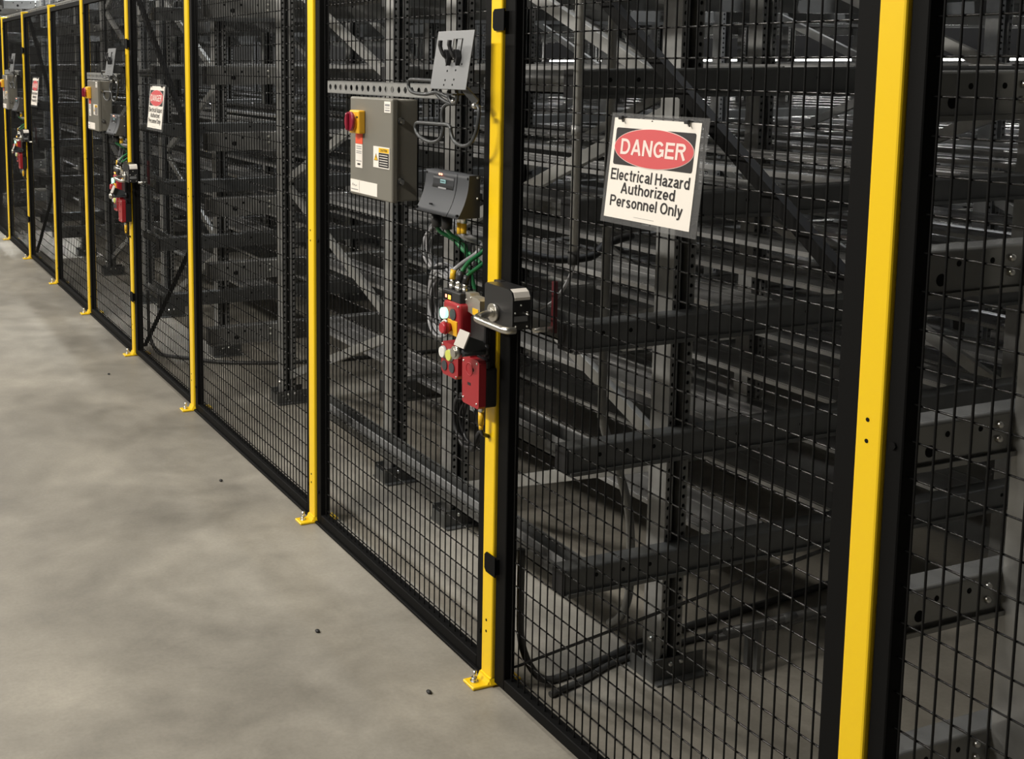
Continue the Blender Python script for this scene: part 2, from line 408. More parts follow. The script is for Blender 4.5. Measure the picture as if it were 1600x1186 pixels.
# ------------------------------------------------------------------ danger signs
def sign(Yc, label):
    t = fthing('danger_sign', Yc, label, 'sign', 'danger signs on the gates', 1.4815)
    t.location.x = DF+.012
    W, H = .266, .206
    K = Matrix.Rotation(-.105, 4, 'X')      # foot of the sheet swings out into the aisle
    def fin(o):
        o.data.transform(K); return o
    f = MB(); f.rbox(-W/2-.012, W/2+.020, -.0012, .0, -H-.012, .010, FILM, .0005, 1); fin(f.build('laminate_sheet', t))
    fin(MB().box(-W/2, W/2, -.0018, -.0012, -H, 0, WHITE).build('paper', t))
    def rr(x0, x1, z0, z1, r, n=5):
        P = []
        for cx, cz, a in ((x1-r, z1-r, 0), (x0+r, z1-r, 90), (x0+r, z0+r, 180), (x1-r, z0+r, 270)):
            for k in range(n+1):
                an = math.radians(a+90*k/n); P.append((cx+r*math.cos(an), cz+r*math.sin(an)))
        return P
    fin(MB().prism(rr(-.122, .122, -.096, -.020, .005), 'y', -.0024, -.0018, INK).build('black_panel', t))
    el = lambda a, b: [(a*math.cos(2*PI*k/64), -.058+b*math.sin(2*PI*k/64)) for k in range(64)]
    fin(MB().prism(el(.1225, .0398), 'y', -.0028, -.0024, PINKW).build('oval_border', t))
    fin(MB().prism(el(.1212, .0386), 'y', -.0032, -.0028, SIGNRED).build('red_oval', t))
    fin(text('DANGER', .200, .034, 0, -.058, -.0036, PINKW, t, bold=.17))
    fin(text('Electrical Hazard', .244, .0245, -.002, -.1165, -.0024, INK, t, bold=.155))
    fin(text('Authorized', .168, .0235, -.002, -.1425, -.0024, INK, t, bold=.155))
    fin(text('Personnel Only', .226, .029, -.004, -.1735, -.0024, INK, t, bold=.155))
    fin(MB().box(-.035, .028, -.0022, -.0018, -.1985, -.1978, GREYINK).build('small_print_line', t))
    for x in (-.105, .098):
        q = MB(); q.tube([(x+.009*math.cos(2*PI*k/14), .004+.010*math.sin(2*PI*k/14), .002) for k in range(14)], .0016, RUBBER, 6, closed=True)
        q.rbox(x-.006, x+.006, -.011, -.004, -.003, .005, RUBBER, .001, 1); q.tube([(x, -.006, .0), (x+.01, -.010, -.007)], .0014, RUBBER, 6)
        q.build('cable_tie', t)
    MB().cyl((-.012, -.0022, -.004), (-.012, -.0012, -.004), .0028, HOLE, 10).build('punched_hole', t)
    return t
sign(1.932, 'large readable danger sign hung on the near gate')
sign(5.722, 'small danger sign hung on the second gate')
sign(9.300, 'tiny danger sign hung on the farthest gate')

# ------------------------------------------------------------------ electrical fittings (first set, on the panel left of the near gate)
SET = []
def T(name, label, cat, group=None, dx=0.):
    o = fthing(name, PY[1]-dx, label, cat, group); SET.append(o); return o
# perforated strut
t = T('slotted_channel', 'galvanised slotted channel above the near grey control box', 'channel', 'slotted channels above the control boxes')
b = MB(); z0, z1, xa, xb = 1.499, 1.538, -1.035, -.235
holes = []; x = xa+.012
while x < xb-.02: holes.append(x); x += .041
zc = (z0+z1)/2
b.box(xa, xb, -.002, 0, zc+.009, z1, GALVB); b.box(xa, xb, -.002, 0, z0, zc-.009, GALVB)
last = xa
for h in holes:
    b.box(last, h, -.002, 0, zc-.009, zc+.009, GALVB); last = h+.020
    for sx, dx in ((h, 1), (h+.020, -1)):
        for sz in (-1, 1): b.prism([(sx, zc+sz*.009), (sx+dx*.006, zc+sz*.009), (sx, zc+sz*.003)], 'y', -.002, 0, GALVB)
b.box(last, xb, -.002, 0, zc-.009, zc+.009, GALVB)
b.box(xa, xb, -.002, .019, z1-.002, z1, GALVB); b.box(xa, xb, -.002, .019, z0, z0+.002, GALVB)
b.build('channel_body', t)
b = MB()
for x in (xa+.05, xb-.06): b.cyl((x, .0, z1-.006), (x, .034, z1-.006), .004, ZINC, 8); b.box(x-.02, x+.02, .0285, .031, z0, z1, GALVB)
b.build('mesh_clamp', t)
# control box
def cbox():
    t = T('control_box', 'near grey control box with red and yellow rotary switch', 'control box', 'grey control boxes on the fence')
    x0, x1, z0, z1 = -.706, -.423, 1.209, 1.497
    b = MB(); b.rbox(x0+.004, x1-.004, -.052, .012, z0+.003, z1-.003, BOXGREY, .004, 2); b.build('enclosure', t)
    d = MB(); d.rbox(x0, x1, -.070, -.050, z0, z1, BOXGREY, .005, 3); dd = d.build('door', t)
    for z in (1.435, 1.268):
        q = MB(); q.cyl((x1-.005, -.042, z), (x1+.003, -.042, z), .0095, RUBBER, 14); q.cyl((x1+.003, -.042, z), (x1+.008, -.042, z), .0065, ZINC, 12)
        q.bar((x1+.009, -.040, z-.007), (x1+.009, -.052, z+.010), .006, .006, ZINC, (1, 0, 0)); q.build('latch', dd)
    # rotary isolator
    q = MB(); q.rbox(-.664, -.597, -.092, -.070, 1.392, 1.459, AMBER, .004, 2); sw = q.build('switch_plate', t)
    q = MB(); q.cyl((-.634, -.092, 1.427), (-.634, -.098, 1.427), .026, AMBER, 28); q.cyl((-.634, -.098, 1.427), (-.634, -.108, 1.427), .028, REDSW, 32); q.rbox(-.640, -.628, -.117, -.106, 1.402, 1.452, REDSW, .004, 2); q.build('rotary_knob', sw)
    MB().box(-.612, -.602, -.0928, -.092, 1.4375, 1.4425, INK).build('switch_marking', sw)
    q = MB(); q.box(-.664, -.616, -.0712, -.070, 1.361, 1.393, REDHOT); q.build('warning_tag', t)
    q = MB(); q.box(-.664, -.616, -.0714, -.070, 1.291, 1.360, WHITE)
    for z in (1.352, 1.346, 1.338, 1.333, 1.310): q.box(-.658, -.622, -.0718, -.0714, z, z+.0022, GREYINK)
    q.box(-.650, -.630, -.0718, -.0714, 1.299, 1.304, INK); q.build('instruction_tag', t)
    q = MB(); q.box(-.471, -.431, -.0714, -.070, 1.458, 1.489, WHITE); q.box(-.466, -.437, -.0718, -.0714, 1.476, 1.482, GREYINK)
    q.box(-.466, -.437, -.0718, -.0714, 1.470, 1.472, GREYINK); q.box(-.466, -.437, -.0718, -.0714, 1.4625, 1.466, GREYINK); q.build('rating_label', t)
    q = MB(); q.box(-.541, -.437, -.0714, -.070, 1.301, 1.361, WHITE); q.box(-.505, -.440, -.0718, -.0714, 1.345, 1.358, YPLASTIC); q.box(-.505, -.440, -.0718, -.0714, 1.304, 1.344, INK)
    for z in (1.337, 1.330, 1.323, 1.316, 1.309): q.box(-.499, -.447, -.0721, -.0718, z, z+.0018, WHITE)
    q.prism([(-.536, 1.321), (-.510, 1.321), (-.523, 1.341)], 'y', -.0718, -.0714, INK); q.prism([(-.5335, 1.3222), (-.5125, 1.3222), (-.523, 1.3385)], 'y', -.0721, -.0718, YPLASTIC)
    q.prism([(-.5225, 1.336), (-.5255, 1.3295), (-.5225, 1.3305), (-.5245, 1.324), (-.5205, 1.332), (-.5232, 1.331)], 'y', -.0724, -.0721, INK)
    lab = q.build('caution_label', t)
    text('CAUTION', .044, .008, -.473, 1.3515, -.0721, INK, lab)
    q = MB(); q.box(-.699, -.515, -.0714, -.070, 1.217, 1.254, WHITE); q.box(-.6365, -.6355, -.0718, -.0714, 1.219, 1.252, GREYINK)
    q.box(-.693, -.645, -.0718, -.0714, 1.224, 1.2265, GREYINK)
    q.tube(smooth_path([(-.686, -.0718, 1.235), (-.681, -.0718, 1.243), (-.676, -.0718, 1.236), (-.670, -.0718, 1.240), (-.664, -.0718, 1.235), (-.657, -.0718, 1.239), (-.652, -.0718, 1.236)], 3), .0006, GREYINK, 4)
    q.build('maker_plate', t)
cbox()
# curved grey power unit
def inverter():
    t = T('power_unit', 'near curved grey power unit hung on the mesh below the hooks', 'power unit', 'curved grey power units on the fence')
    x0, x1, zt, zb = -.301, -.071, 1.314, 1.206
    n = 10; prof = []
    for k in range(n+1):
        u = k/n; prof.append((-.028-.032*(u**2.2), zt-(zt-zb)*u))
    poly = [(.004, zt)]+[p for p in prof]+[(.004, zb)]
    b = MB(); b.prism(poly, 'x', x0, x1, INVGREY, True); b.build('housing', t)
    b = MB(); xs = x1-.062
    b.prism([(p[0]-.0012, p[1]) for p in prof]+[(p[0]+.002, p[1]) for p in prof[::-1]], 'x', xs, xs+.003, INVDARK, True); b.build('seam', t)
    pan = MB(); m0 = prof[1]; m1 = prof[5]
    seg = prof[1:5]
    pan.prism([(p[0]-.0012, p[1]) for p in seg]+[(p[0]+.001, p[1]) for p in seg[::-1]], 'x', x0+.045, xs-.012, INVDARK, True); pn = pan.build('display_panel', t)
    yy = prof[2][0]-.004
    q = MB(); q.box(-.213, -.185, yy, yy+.002, 1.2845, 1.2935, TEAL); q.box(-.222, -.180, yy-.0012, yy+.003, 1.2695, 1.2735, GREYC); q.build('printed_mark', pn)
    text('SIEMENS', .024, .005, -.199, 1.289, yy-.0005, INVDARK, pn)
    q = MB()
    for x in (-.222, -.211): q.ball((x, prof[0][0]-.002, 1.3065), .0028, LEDR, n=8)
    q.build('indicator_light', t)
    q = MB()
    for x in (x0+.006, x1-.006):
        q.cyl((x, prof[0][0]-.001, zt-.008), (x, prof[0][0]+.003, zt-.008), .0035, HOLE, 10); q.cyl((x, prof[-1][0]-.001, zb+.008), (x, prof[-1][0]+.004, zb+.008), .0035, HOLE, 10)
    q.build('corner_screw', t)
    q = MB()
    for z in (zt-.006, zb+.05): q.ball((x1+.0005, -.004, z), .0034, ZINC, n=8)
    q.build('side_screw', t)
    q = MB()
    for x, z in ((-.232, 1.2265), (-.226, 1.2265)): q.box(x, x+.003, -.0555, -.050, z, z+.004, INVDARK)
    q.build('small_print', t)
    q = MB()
    for x in (-.268, -.212):
        q.cyl((x, -.012, zb-.012), (x, -.012, zb), .012, BOXGREY, 14); q.cyl((x, -.012, zb-.045), (x, -.012, zb-.012), .014, BLKPL, 14, .015)
    q.build('cable_gland', t)
    for x, l in ((-.155, .03), (-.134, .026)):
        q = MB(); q.cyl((x, -.006, zb-.020), (x, -.006, zb), .009, ZINC, 12); q.cyl((x, -.006, zb-.020-l), (x, -.006, zb-.020), .0075, YPLASTIC, 10); q.build('plug', t)
inverter()
# tablet plate with hooks
def mount():
    t = T('hanger_bracket', 'near tilted grey hanger plate with twin black hooks and bent rods', 'hanger', 'tilted grey hanger plates on the fence')
    x0, x1, zb, zt = -.185, -.003, 1.532, 1.673
    K = Matrix.Translation((0, -.078, zb)) @ Matrix.Rotation(-.16, 4, 'X') @ Matrix.Translation((0, .078, -zb))
    yb, yf = -.078, -.080
    hx0, hx1, hz0, hz1 = -.100, -.052, 1.596, 1.655
    b = MB()
    for a in ((x0, hx0, zb, zt), (hx1, x1, zb, zt), (hx0, hx1, zb, hz0), (hx0, hx1, hz1, zt)): b.box(a[0], a[1], yf, yb, a[2], a[3], PLATEGREY, K)
    b.box(x0, x1, yf, yf+.010, zb-.002, zb, PLATEGREY, K); b.box(x0, x1, yf, yf+.006, zt, zt+.002, PLATEGREY, K)
    pl = b.build('plate', t)
    q = MB()
    for x, z in ((-.118, 1.590), (-.040, 1.592), (-.108, 1.575), (-.066, 1.577), (-.112, 1.552), (-.068, 1.554), (-.115, 1.540), (-.072, 1.541)):
        q.cyl((x, yf-.0006, z), (x, yf+.001, z), .0027, HOLE, 8)
    o = q.build('screw_hole', pl); o.data.transform(K)
    q = MB(); q.box(-.082, -.062, yb, yb+.004, hz0-.004, hz1+.004, PLATEGREY, K); q.box(hx0-.002, hx1+.002, yb+.008, yb+.010, hz0-.006, hz1+.006, RUBBER, K); q.build('clip', t)
    for x in (-.113, -.066):
        q = MB(); s = 1
        q.tube(smooth_path([(x+.012, -.064, 1.606), (x+.012, -.076, 1.604), (x+.008, -.084, 1.612), (x+.002, -.088, 1.624), (x-.002, -.090, 1.638), (x-.002, -.089, 1.650)], 5), [.004]*10+[.005]*10+[.0058]*6, BLKPL, 8)
        q.prism([(x+.002, 1.628), (x+.014, 1.626), (x+.021, 1.608), (x+.014, 1.588), (x+.006, 1.608)], 'y', -.082, -.070, BLKPL); q.build('hook', t)
    q = MB(); q.box(-.115, -.075, -.076, .002, 1.515, 1.519, ROD); q.box(-.115, -.075, -.002, .001, 1.48, 1.535, ROD)
    q.bar((-.03, -.070, 1.534), (.004, -.052, 1.498), .02, .004, ROD, (0, -1, 0)); q.build('support_arm', t)
    q = MB(); q.ball((.002, -.058, 1.492), .0075, ZINC); q.ball((-.100, -.06, 1.500), .006, ZINC); q.build('bolt', t)
    rods = [[(-.10, -.05, 1.502), (-.150, -.055, 1.512), (-.19, -.06, 1.520), (-.245, -.062, 1.514), (-.315, -.062, 1.517), (-.340, -.062, 1.530), (-.338, -.062, 1.546), (-.322, -.062, 1.551), (-.24, -.062, 1.550), (-.208, -.062, 1.549), (-.196, -.060, 1.540), (-.188, -.058, 1.515), (-.150, -.055, 1.498), (-.120, -.05, 1.492)],
            [(-.115, -.05, 1.494), (-.150, -.055, 1.488), (-.158, -.06, 1.465), (-.150, -.06, 1.430), (-.160, -.062, 1.405), (-.190, -.064, 1.393), (-.235, -.064, 1.394), (-.278, -.064, 1.405), (-.296, -.064, 1.422), (-.292, -.064, 1.435), (-.270, -.064, 1.439), (-.16, -.064, 1.440), (-.118, -.064, 1.440), (-.104, -.063, 1.430)],
            [(.004, -.055, 1.492), (.022, -.058, 1.488), (.026, -.06, 1.465), (.018, -.062, 1.430), (-.005, -.063, 1.402), (-.045, -.063, 1.392), (-.085, -.063, 1.400), (-.102, -.063, 1.418), (-.106, -.063, 1.432)],
            [(-.085, -.06, 1.530), (-.078, -.062, 1.508), (-.088, -.06, 1.496), (-.110, -.058, 1.496), (-.122, -.06, 1.508), (-.124, -.06, 1.526)]]
    for r in rods:
        q = MB(); q.tube(smooth_path(r, 5), .0048, ROD, 8); q.build('bent_rod', t)
mount()
# terminal block
t = T('junction_block', 'near black junction block with amber light above the red stations', 'junction block', 'black junction blocks above the red stations')
MB().rbox(-.163, -.070, -.050, .004, .984, 1.016, BLKPL, .003, 2).build('block', t)
q = MB(); q.box(-.158, -.115, -.051, -.050, .990, 1.008, HOLE); q.box(-.130, -.118, -.0515, -.051, .993, 1.003, LEDO); q.box(-.145, -.138, -.0515, -.051, .995, 1.003, LEDR); q.build('indicator_light', t)
for x, y, h in ((-.140, -.034, .026), (-.118, -.030, .022), (-.100, -.036, .028), (-.084, -.028, .022)):
    q = MB(); q.cyl((x, y, 1.016), (x, y, 1.016+h*.5), .008, ZINC, 12); q.cyl((x, y, 1.016+h*.5), (x, y, 1.016+h), .0062, CHROME, 12); q.build('connector', t)
q = MB(); q.cyl((-.140, -.034, 1.042), (-.138, -.032, 1.066), .0075, YPLASTIC, 12); q.build('yellow_plug', t)
q = MB(); q.cyl((-.100, -.036, 1.044), (-.098, -.03, 1.068), .010, BLKPL, 12); q.cyl((-.084, -.028, 1.038), (-.082, -.024, 1.06), .009, BLKPL, 12); q.build('black_plug', t)
# red push button stations
def pill(b, x0, x1, y0, y1, z0, z1, m, r): b.rbox(x0, x1, y0, y1, z0, z1, m, r, 3)
def button(parent, name, x, z, y, r, m, h=.006, ring=None):
    q = MB()
    if ring: q.cyl((x, y, z), (x, y-.004, z), r*1.18, ring, 24)
    q.cyl((x, y, z), (x, y-h, z), r, m, 24); q.build(name, parent)
t = T('push_button_station', 'near upper red button station with emergency stop', 'button station', 'upper red button stations')
q = MB(); pill(q, -.146, -.058, -.058, .002, .905, .990, RED, .009); q.build('housing', t)
button(t, 'green_button', -.130, .957, -.058, .0145, GREENB, .010)
button(t, 'dark_button', -.090, .960, -.058, .0145, DKBTN, .003)
q = MB(); q.rbox(-.117, -.068, -.0605, -.057, .906, .945, AMBER, .001, 1); q.build('stop_plate', t)
q = MB(); q.cyl((-.103, -.060, .925), (-.103, -.070, .925), .011, RED, 20); q.cyl((-.103, -.068, .925), (-.103, -.076, .925), .0150, MUSH, 28, .018); q.cyl((-.103, -.076, .925), (-.103, -.085, .925), .018, MUSH, 28, .013); q.build('emergency_stop', t)
q = MB(); q.tube([(-.103+.0182*math.cos(a*PI/12), -.074, .925+.0182*math.sin(a*PI/12)) for a in range(4, 15)], .0028, WHITEP, 8); q.build('white_ring', t)
q = MB(); q.ball((-.066, -.0575, .984), .003, ZINC, n=8); q.build('cover_screw', t)
t = T('push_button_station', 'near lower red button station with white and lime buttons', 'button station', 'lower red button stations')
q = MB(); q.prism([(-.158, .870), (-.150, .878), (-.085, .878), (-.070, .868), (-.070, .803), (-.080, .792), (-.148, .792), (-.158, .802)], 'y', -.054, .002, RED); q.build('housing', t)
button(t, 'white_button', -.143, .851, -.054, .014, WHITEP, .009, GREYC)
button(t, 'lime_button', -.108, .850, -.054, .014, LIME, .009, GREYC)
button(t, 'dark_button', -.139, .816, -.054, .013, DKBTN, .003)
button(t, 'dark_button', -.100, .818, -.054, .013, DKBTN, .003)
q = MB(); q.ball((-.150, -.0545, .872), .003, ZINC, n=8); q.ball((-.078, -.0545, .799), .003, ZINC, n=8); q.build('cover_screw', t)
q = MB(); q.cyl((-.085, -.024, .772), (-.085, -.024, .792), .007, ZINC, 12); q.cyl((-.085, -.024, .740), (-.085, -.024, .772), .0065, YPLASTIC, 12); q.cyl((-.103, -.02, .772), (-.100, -.02, .792), .004, GREENC, 8); q.build('plug', t)
# mounting plate + safety switch
t = T('mounting_plate', 'near black mounting plate behind the gate lock', 'plate', 'black mounting plates behind the gate locks')
q = MB(); q.rbox(-.072, .024, -.020, -.001, .845, .988, BLKPL, .002, 1); q.rbox(-.045, .026, -.034, -.020, .885, .965, BLKPL, .003, 1); q.build('plate', t)
q = MB()
for x, z in ((-.055, .972), (-.028, .968), (-.062, .895), (-.030, .876), (.012, .975)): q.ball((x, -.0205, z), .003, ZINC, n=8)
q.build('screw', t)
t = T('safety_switch', 'near red and black safety switch box at the foot of the gate lock', 'safety switch', 'red safety switch boxes under the gate locks')
q = MB(); q.rbox(-.047, .034, -.034, -.001, .745, .844, BLKPL, .003, 1); q.rbox(-.030, .036, -.034, -.021, .844, .866, BLKPL, .003, 1); q.build('body', t)
q = MB(); q.prism([(-.047, .747), (-.049, .842), (-.046, .862), (-.036, .866), (-.034, .882), (-.012, .882), (-.010, .866), (.030, .866), (.035, .858), (.035, .750), (.030, .744), (-.040, .744)], 'y', -.054, -.034, RED); c = q.build('red_cover', t)
q = MB()
for x, z in ((-.040, .758), (.026, .756), (.026, .858), (-.041, .852)): q.ball((x, -.0543, z), .0032, ZINC, n=8)
q.build('cover_screw', c)
q = MB(); q.box(-.020, -.005, -.0546, -.054, .795, .802, INK); q.cyl((.006, -.0545, .838), (.006, -.052, .838), .0045, HOLE, 12); q.build('keyhole', c)
q = MB(); q.tube([(-.012+.016*math.cos(2*PI*k/20), -.054, .836+.016*math.sin(2*PI*k/20)) for k in range(20)], .0014, RED, 6, closed=True); q.build('embossed_ring', c)
q = MB(); q.cyl((.004, -.028, .728), (.004, -.028, .745), .008, ZINC, 12); q.cyl((.004, -.028, .694), (.004, -.028, .728), .0075, YPLASTIC, 12); q.cyl((.004, -.028, .682), (.004, -.028, .694), .0055, YPLASTIC, 12); q.build('plug', t)
# escape knob and wedge arm
t = T('release_knob', 'near dark wedge arm with chrome knob sticking out below the lever handle', 'release knob', 'wedge arms with chrome knobs on the fence')
q = MB(); q.cyl((.016, -.100, .890), (.016, -.032, .890), .0125, DKBTN, 20); q.cyl((.016, -.034, .890), (.016, -.020, .890), .018, BLKPL, 20); q.build('barrel', t)
q = MB(); q.cyl((.012, -.112, .889), (.012, -.098, .889), .0165, CHROME, 28); q.cyl((.012, -.116, .889), (.012, -.112, .889), .012, CHROME, 28); q.build('chrome_knob', t)
q = MB(); q.prism([(-.096, .905), (-.088, .934), (-.040, .914), (-.020, .890), (-.028, .880), (-.090, .882)], 'x', .006, .028, DKBTN); q.build('wedge', t)
q = MB(); q.box(.004, .052, -.1005, -.097, .904, .946, TAGPL, Matrix.Translation((0, -.097, .925)) @ Matrix.Rotation(-.42, 4, 'X') @ Matrix.Translation((0, .097, -.925))); q.build('face_plate', t)
q = MB(); q.cyl((.026, -.128, .893), (.026, -.126, .893), .010, LIME, 18); 
# gate lock
t = T('gate_lock', 'near black gate lock with stainless lever handle', 'lock', 'gate locks with lever handles')
q = MB(); q.prism([(.041, .970), (.041, 1.060), (.047, 1.066), (.150, 1.066), (.163, 1.060), (.169, 1.048), (.169, .985), (.165, .970)], 'y', -.045, .006, BLKPL); hb = q.build('housing', t)
q = MB(); q.rbox(.030, .060, -.014, .004, .968, 1.068, BLKPL, .002, 1); q.build('back_plate', t)
q = MB()
q.prism([(.1505, 1.0668), (.1635, 1.0607), (.1698, 1.0485), (.1698, 1.042), (.1690, 1.042), (.1690, 1.048), (.163, 1.060), (.150, 1.066)], 'y', -.040, .002, WHITE)
q.build('top_label', hb)
q = MB(); q.box(.1688, .1696, -.040, -.004, .991, 1.004, PLATEGREY); q.build('side_label', hb)
q = MB()
for y, z in ((-.038, 1.012), (-.005, 1.012), (-.036, .980), (-.022, 1.030), (-.005, .978)): q.ball((.1692, y, z), .0026, ZINC, n=8)
q.build('screw', hb)
q = MB(); q.cyl((.165, -.012, 1.010), (.186, -.012, 1.010), .0022, ZINC, 8); q.build('pin', hb)
q = MB(); q.cyl((.090, -.045, 1.000), (.090, -.054, 1.000), .022, CHROME, 32); q.cyl((.090, -.054, 1.000), (.090, -.060, 1.000), .012, CHROME, 20); q.build('rose', t)
q = MB(); path = [(.090, -.056, 1.000), (.092, -.075, .998), (.095, -.092, .995), (.103, -.102, .993), (.120, -.105, .992), (.16, -.105, .991), (.21, -.104, .990), (.228, -.103, .990), (.238, -.096, .990), (.240, -.082, .990)]
q.tube(smooth_path(path, 5), .0085, CHROME, 14); q.build('lever_handle', t)
q = MB(); q.prism([(-.072, 1.020), (-.050, 1.020), (-.044, 1.014), (-.012, 1.013), (.000, 1.008), (.000, .966), (-.010, .964), (-.058, .972), (-.064, .985), (-.072, .990)], 'y', -.034, -.008, BEIGEPL); cv = q.build('bolt_cover', t)
MB().box(-.034, -.006, -.0352, -.034, .970, .986, YPLASTIC).build('warning_sticker', cv)
q = MB()
for x, z in ((-.043, 1.010), (-.067, 1.000)): q.ball((x, -.0345, z), .003, ZINC, n=8)
q.build('screw', cv)
q = MB(); q.box(.183, .197, .052, .060, .962, 1.085, DRED, Matrix.Rotation(.0, 4, 'X')); q.cyl((.19, .0, .972), (.19, .056, .972), .006, CHROME, 10); q.build('inner_lever', t)
# cables
def cable(name, label, cat, pts, r, m, group=None, n=6):
    t = T(name, label, cat, group); q = MB(); q.tube(smooth_path(pts, n), r, m, 8); q.build('sheath', t); return t
gz = 1.161
cable('green_cable', 'near green cable curving down from the left gland of the grey power unit', 'cable', [(-.268, -.012, gz), (-.266, .000, 1.145), (-.255, .036, 1.122), (-.225, .046, 1.098), (-.19, .05, 1.092), (-.150, .055, 1.075)], .0056, GREENC)
cable('green_cable', 'near green cable dropping straight from the right gland of the grey power unit', 'cable', [(-.212, -.012, gz), (-.210, .000, 1.145), (-.205, .036, 1.12), (-.202, .044, 1.08), (-.185, .05, 1.03), (-.17, .055, .985)], .0056, GREENC)
cable('green_cable', 'near green cable arching from the junction block towards the fence post', 'cable', [(-.100, -.030, 1.066), (-.104, -.006, 1.09), (-.104, .034, 1.115), (-.095, .045, 1.145), (-.070, .05, 1.162), (-.030, .05, 1.168), (.0, .056, 1.168)], .0056, GREENC)
cable('green_cable', 'near green cable slanting up behind the arched one by the fence post', 'cable', [(-.084, -.024, 1.058), (-.082, .002, 1.075), (-.075, .036, 1.10), (-.055, .06, 1.13), (-.04, .065, 1.16)], .0056, GREENC)
cable('grey_cable', 'near grey cable with yellow plugs from power unit to junction block', 'cable', [(-.138, -.032, 1.064), (-.139, -.004, 1.082), (-.136, .034, 1.105), (-.120, .044, 1.135), (-.118, .036, 1.146), (-.134, .0, 1.152), (-.134, -.006, 1.160)], .0065, GREYC)
cable('grey_cable', 'near grey cable crossing behind the green arch', 'cable', [(-.155, -.006, 1.157), (-.150, .006, 1.146), (-.135, .040, 1.13), (-.105, .075, 1.105), (-.070, .078, 1.075), (-.045, .075, 1.04)], .0065, GREYC)
cable('black_cable', 'near black cable hanging from the yellow plug of the red safety switch', 'cable', [(.004, -.028, .684), (.002, -.02, .668), (-.010, .010, .655), (-.03, .046, .645), (-.06, .052, .655), (-.09, .05, .672)], .0055, BLACKC)
cable('black_cable', 'near black cable from the plug under the lower red button station', 'cable', [(-.085, -.024, .741), (-.088, -.01, .727), (-.10, .034, .71), (-.13, .05, .69)], .0055, BLACKC)
def coil(label, cx, cz, rx, rz, n, m, r, tilt=0., y=.062, rnd=3):
    R = random.Random(rnd); t = T('cable_coil', label, 'cable coil', 'cable coils behind the mesh'); q = MB(); pts = []
    for k in range(n):
        a = R.uniform(.9, 1.06); b_ = R.uniform(.9, 1.06); ox, oz = R.uniform(-.006, .006), R.uniform(-.008, .008); oy = R.uniform(-.012, .016)
        for j in range(18):
            an = 2*PI*j/18; x, z = rx*a*math.cos(an), rz*b_*math.sin(an)
            pts.append((cx+ox+x*math.cos(tilt)-z*math.sin(tilt), y+oy+.006*math.sin(an*2+k), cz+oz+x*math.sin(tilt)+z*math.cos(tilt)))
    q.tube(smooth_path(pts, 2), r, m, 6); q.build('coiled_cable', t)
    q = MB(); a = PI/2
    q.tube([(cx+.012*math.cos(2*PI*k/12), y-.006+.036*math.sin(2*PI*k/12), cz+rz) for k in range(12)], .003, RUBBER, 6, closed=True); q.build('tie', t)
coil('near upper grey cable coil behind the mesh under the power unit', -.355, 1.083, .125, .082, 5, GREYC, .0048, .1, .064, 3)
coil('near middle cable coil of many dark turns left of the junction block', -.372, .930, .078, .098, 9, GREYC, .0046, -.15, .066, 5)
coil('near lower black cable coil behind the mesh under the red stations', -.205, .628, .068, .072, 6, BLACKC, .0055, .1, .064, 8)
# the farther two sets
for dy, w in ((PY[4]-PY[1]-.012, 'second'), (PY[7]-PY[1], 'farthest')):
    for o in SET:
        l = o['label']
        l = l.replace('near ', w+' ', 1) if l.startswith('near ') else l.replace('near grey control box', w+' control box')
        ctree(o, dy, l)

# ------------------------------------------------------------------ storage rack
LV = [.375, .68, .98, 1.28, 1.58, 1.88, 2.18, 2.48]
LN = ['lowest', 'second', 'third', 'fourth', 'fifth', 'sixth', 'seventh', 'topmost']
ROWX = [1.976, 3.255, 4.485, 5.715, 6.945, 8.175]
RN = ['front', 'second', 'third', 'fourth', 'fifth', 'back']
# upright lines: near face Y
FRAMES = [(1.37, 'far', 'the frame behind the nearest post'), (2.37, 'near', 'the frame behind the near danger sign'), (3.485, None, 'the frame behind the near hanger plate'), (3.955, 'inner', 'the frame behind the near control box'),
          (5.11, 'far', 'the frame behind the plain wide panel'), (6.10, 'near', 'the frame behind the second danger sign'), (7.2, None, 'the frame behind the second hanger plate'), (7.68, 'inner', 'the frame behind the second control box'),
          (8.83, 'far', 'the frame past the second control box'), (9.80, 'near', 'the frame behind the farthest danger sign'), (10.92, None, 'the frame behind the farthest control box'), (11.4, 'far', 'the last frame but three'),
          (12.55, 'far', 'the last frame but two'), (13.52, 'near', 'the last frame but one'), (15.1, 'far', 'the last frame')]
ZTOP = 3.6
def upright_mesh():
    b = MB(); w, d, th = .034, .070, .003
    b.box(-w, -w+th, 0, d, .006, ZTOP, GALV); b.box(w-th, w, 0, d, .006, ZTOP, GALV)
    b.box(-w+th, w-th, d-th, d, .006, ZTOP, DKSTEEL)  # recess and left lip return in darker steel, shade put into the colour
    b.box(-w+th, -w+.021, 0, th, .006, ZTOP, PERF); b.box(w-.021, w-th, 0, th, .006, ZTOP, PERF)
    b.box(-w+.021, -w+.023, 0, .02, .006, ZTOP, DKSTEEL); b.box(w-.023, w-.021, 0, .02, .006, ZTOP, GALV)
    return b
proto = None
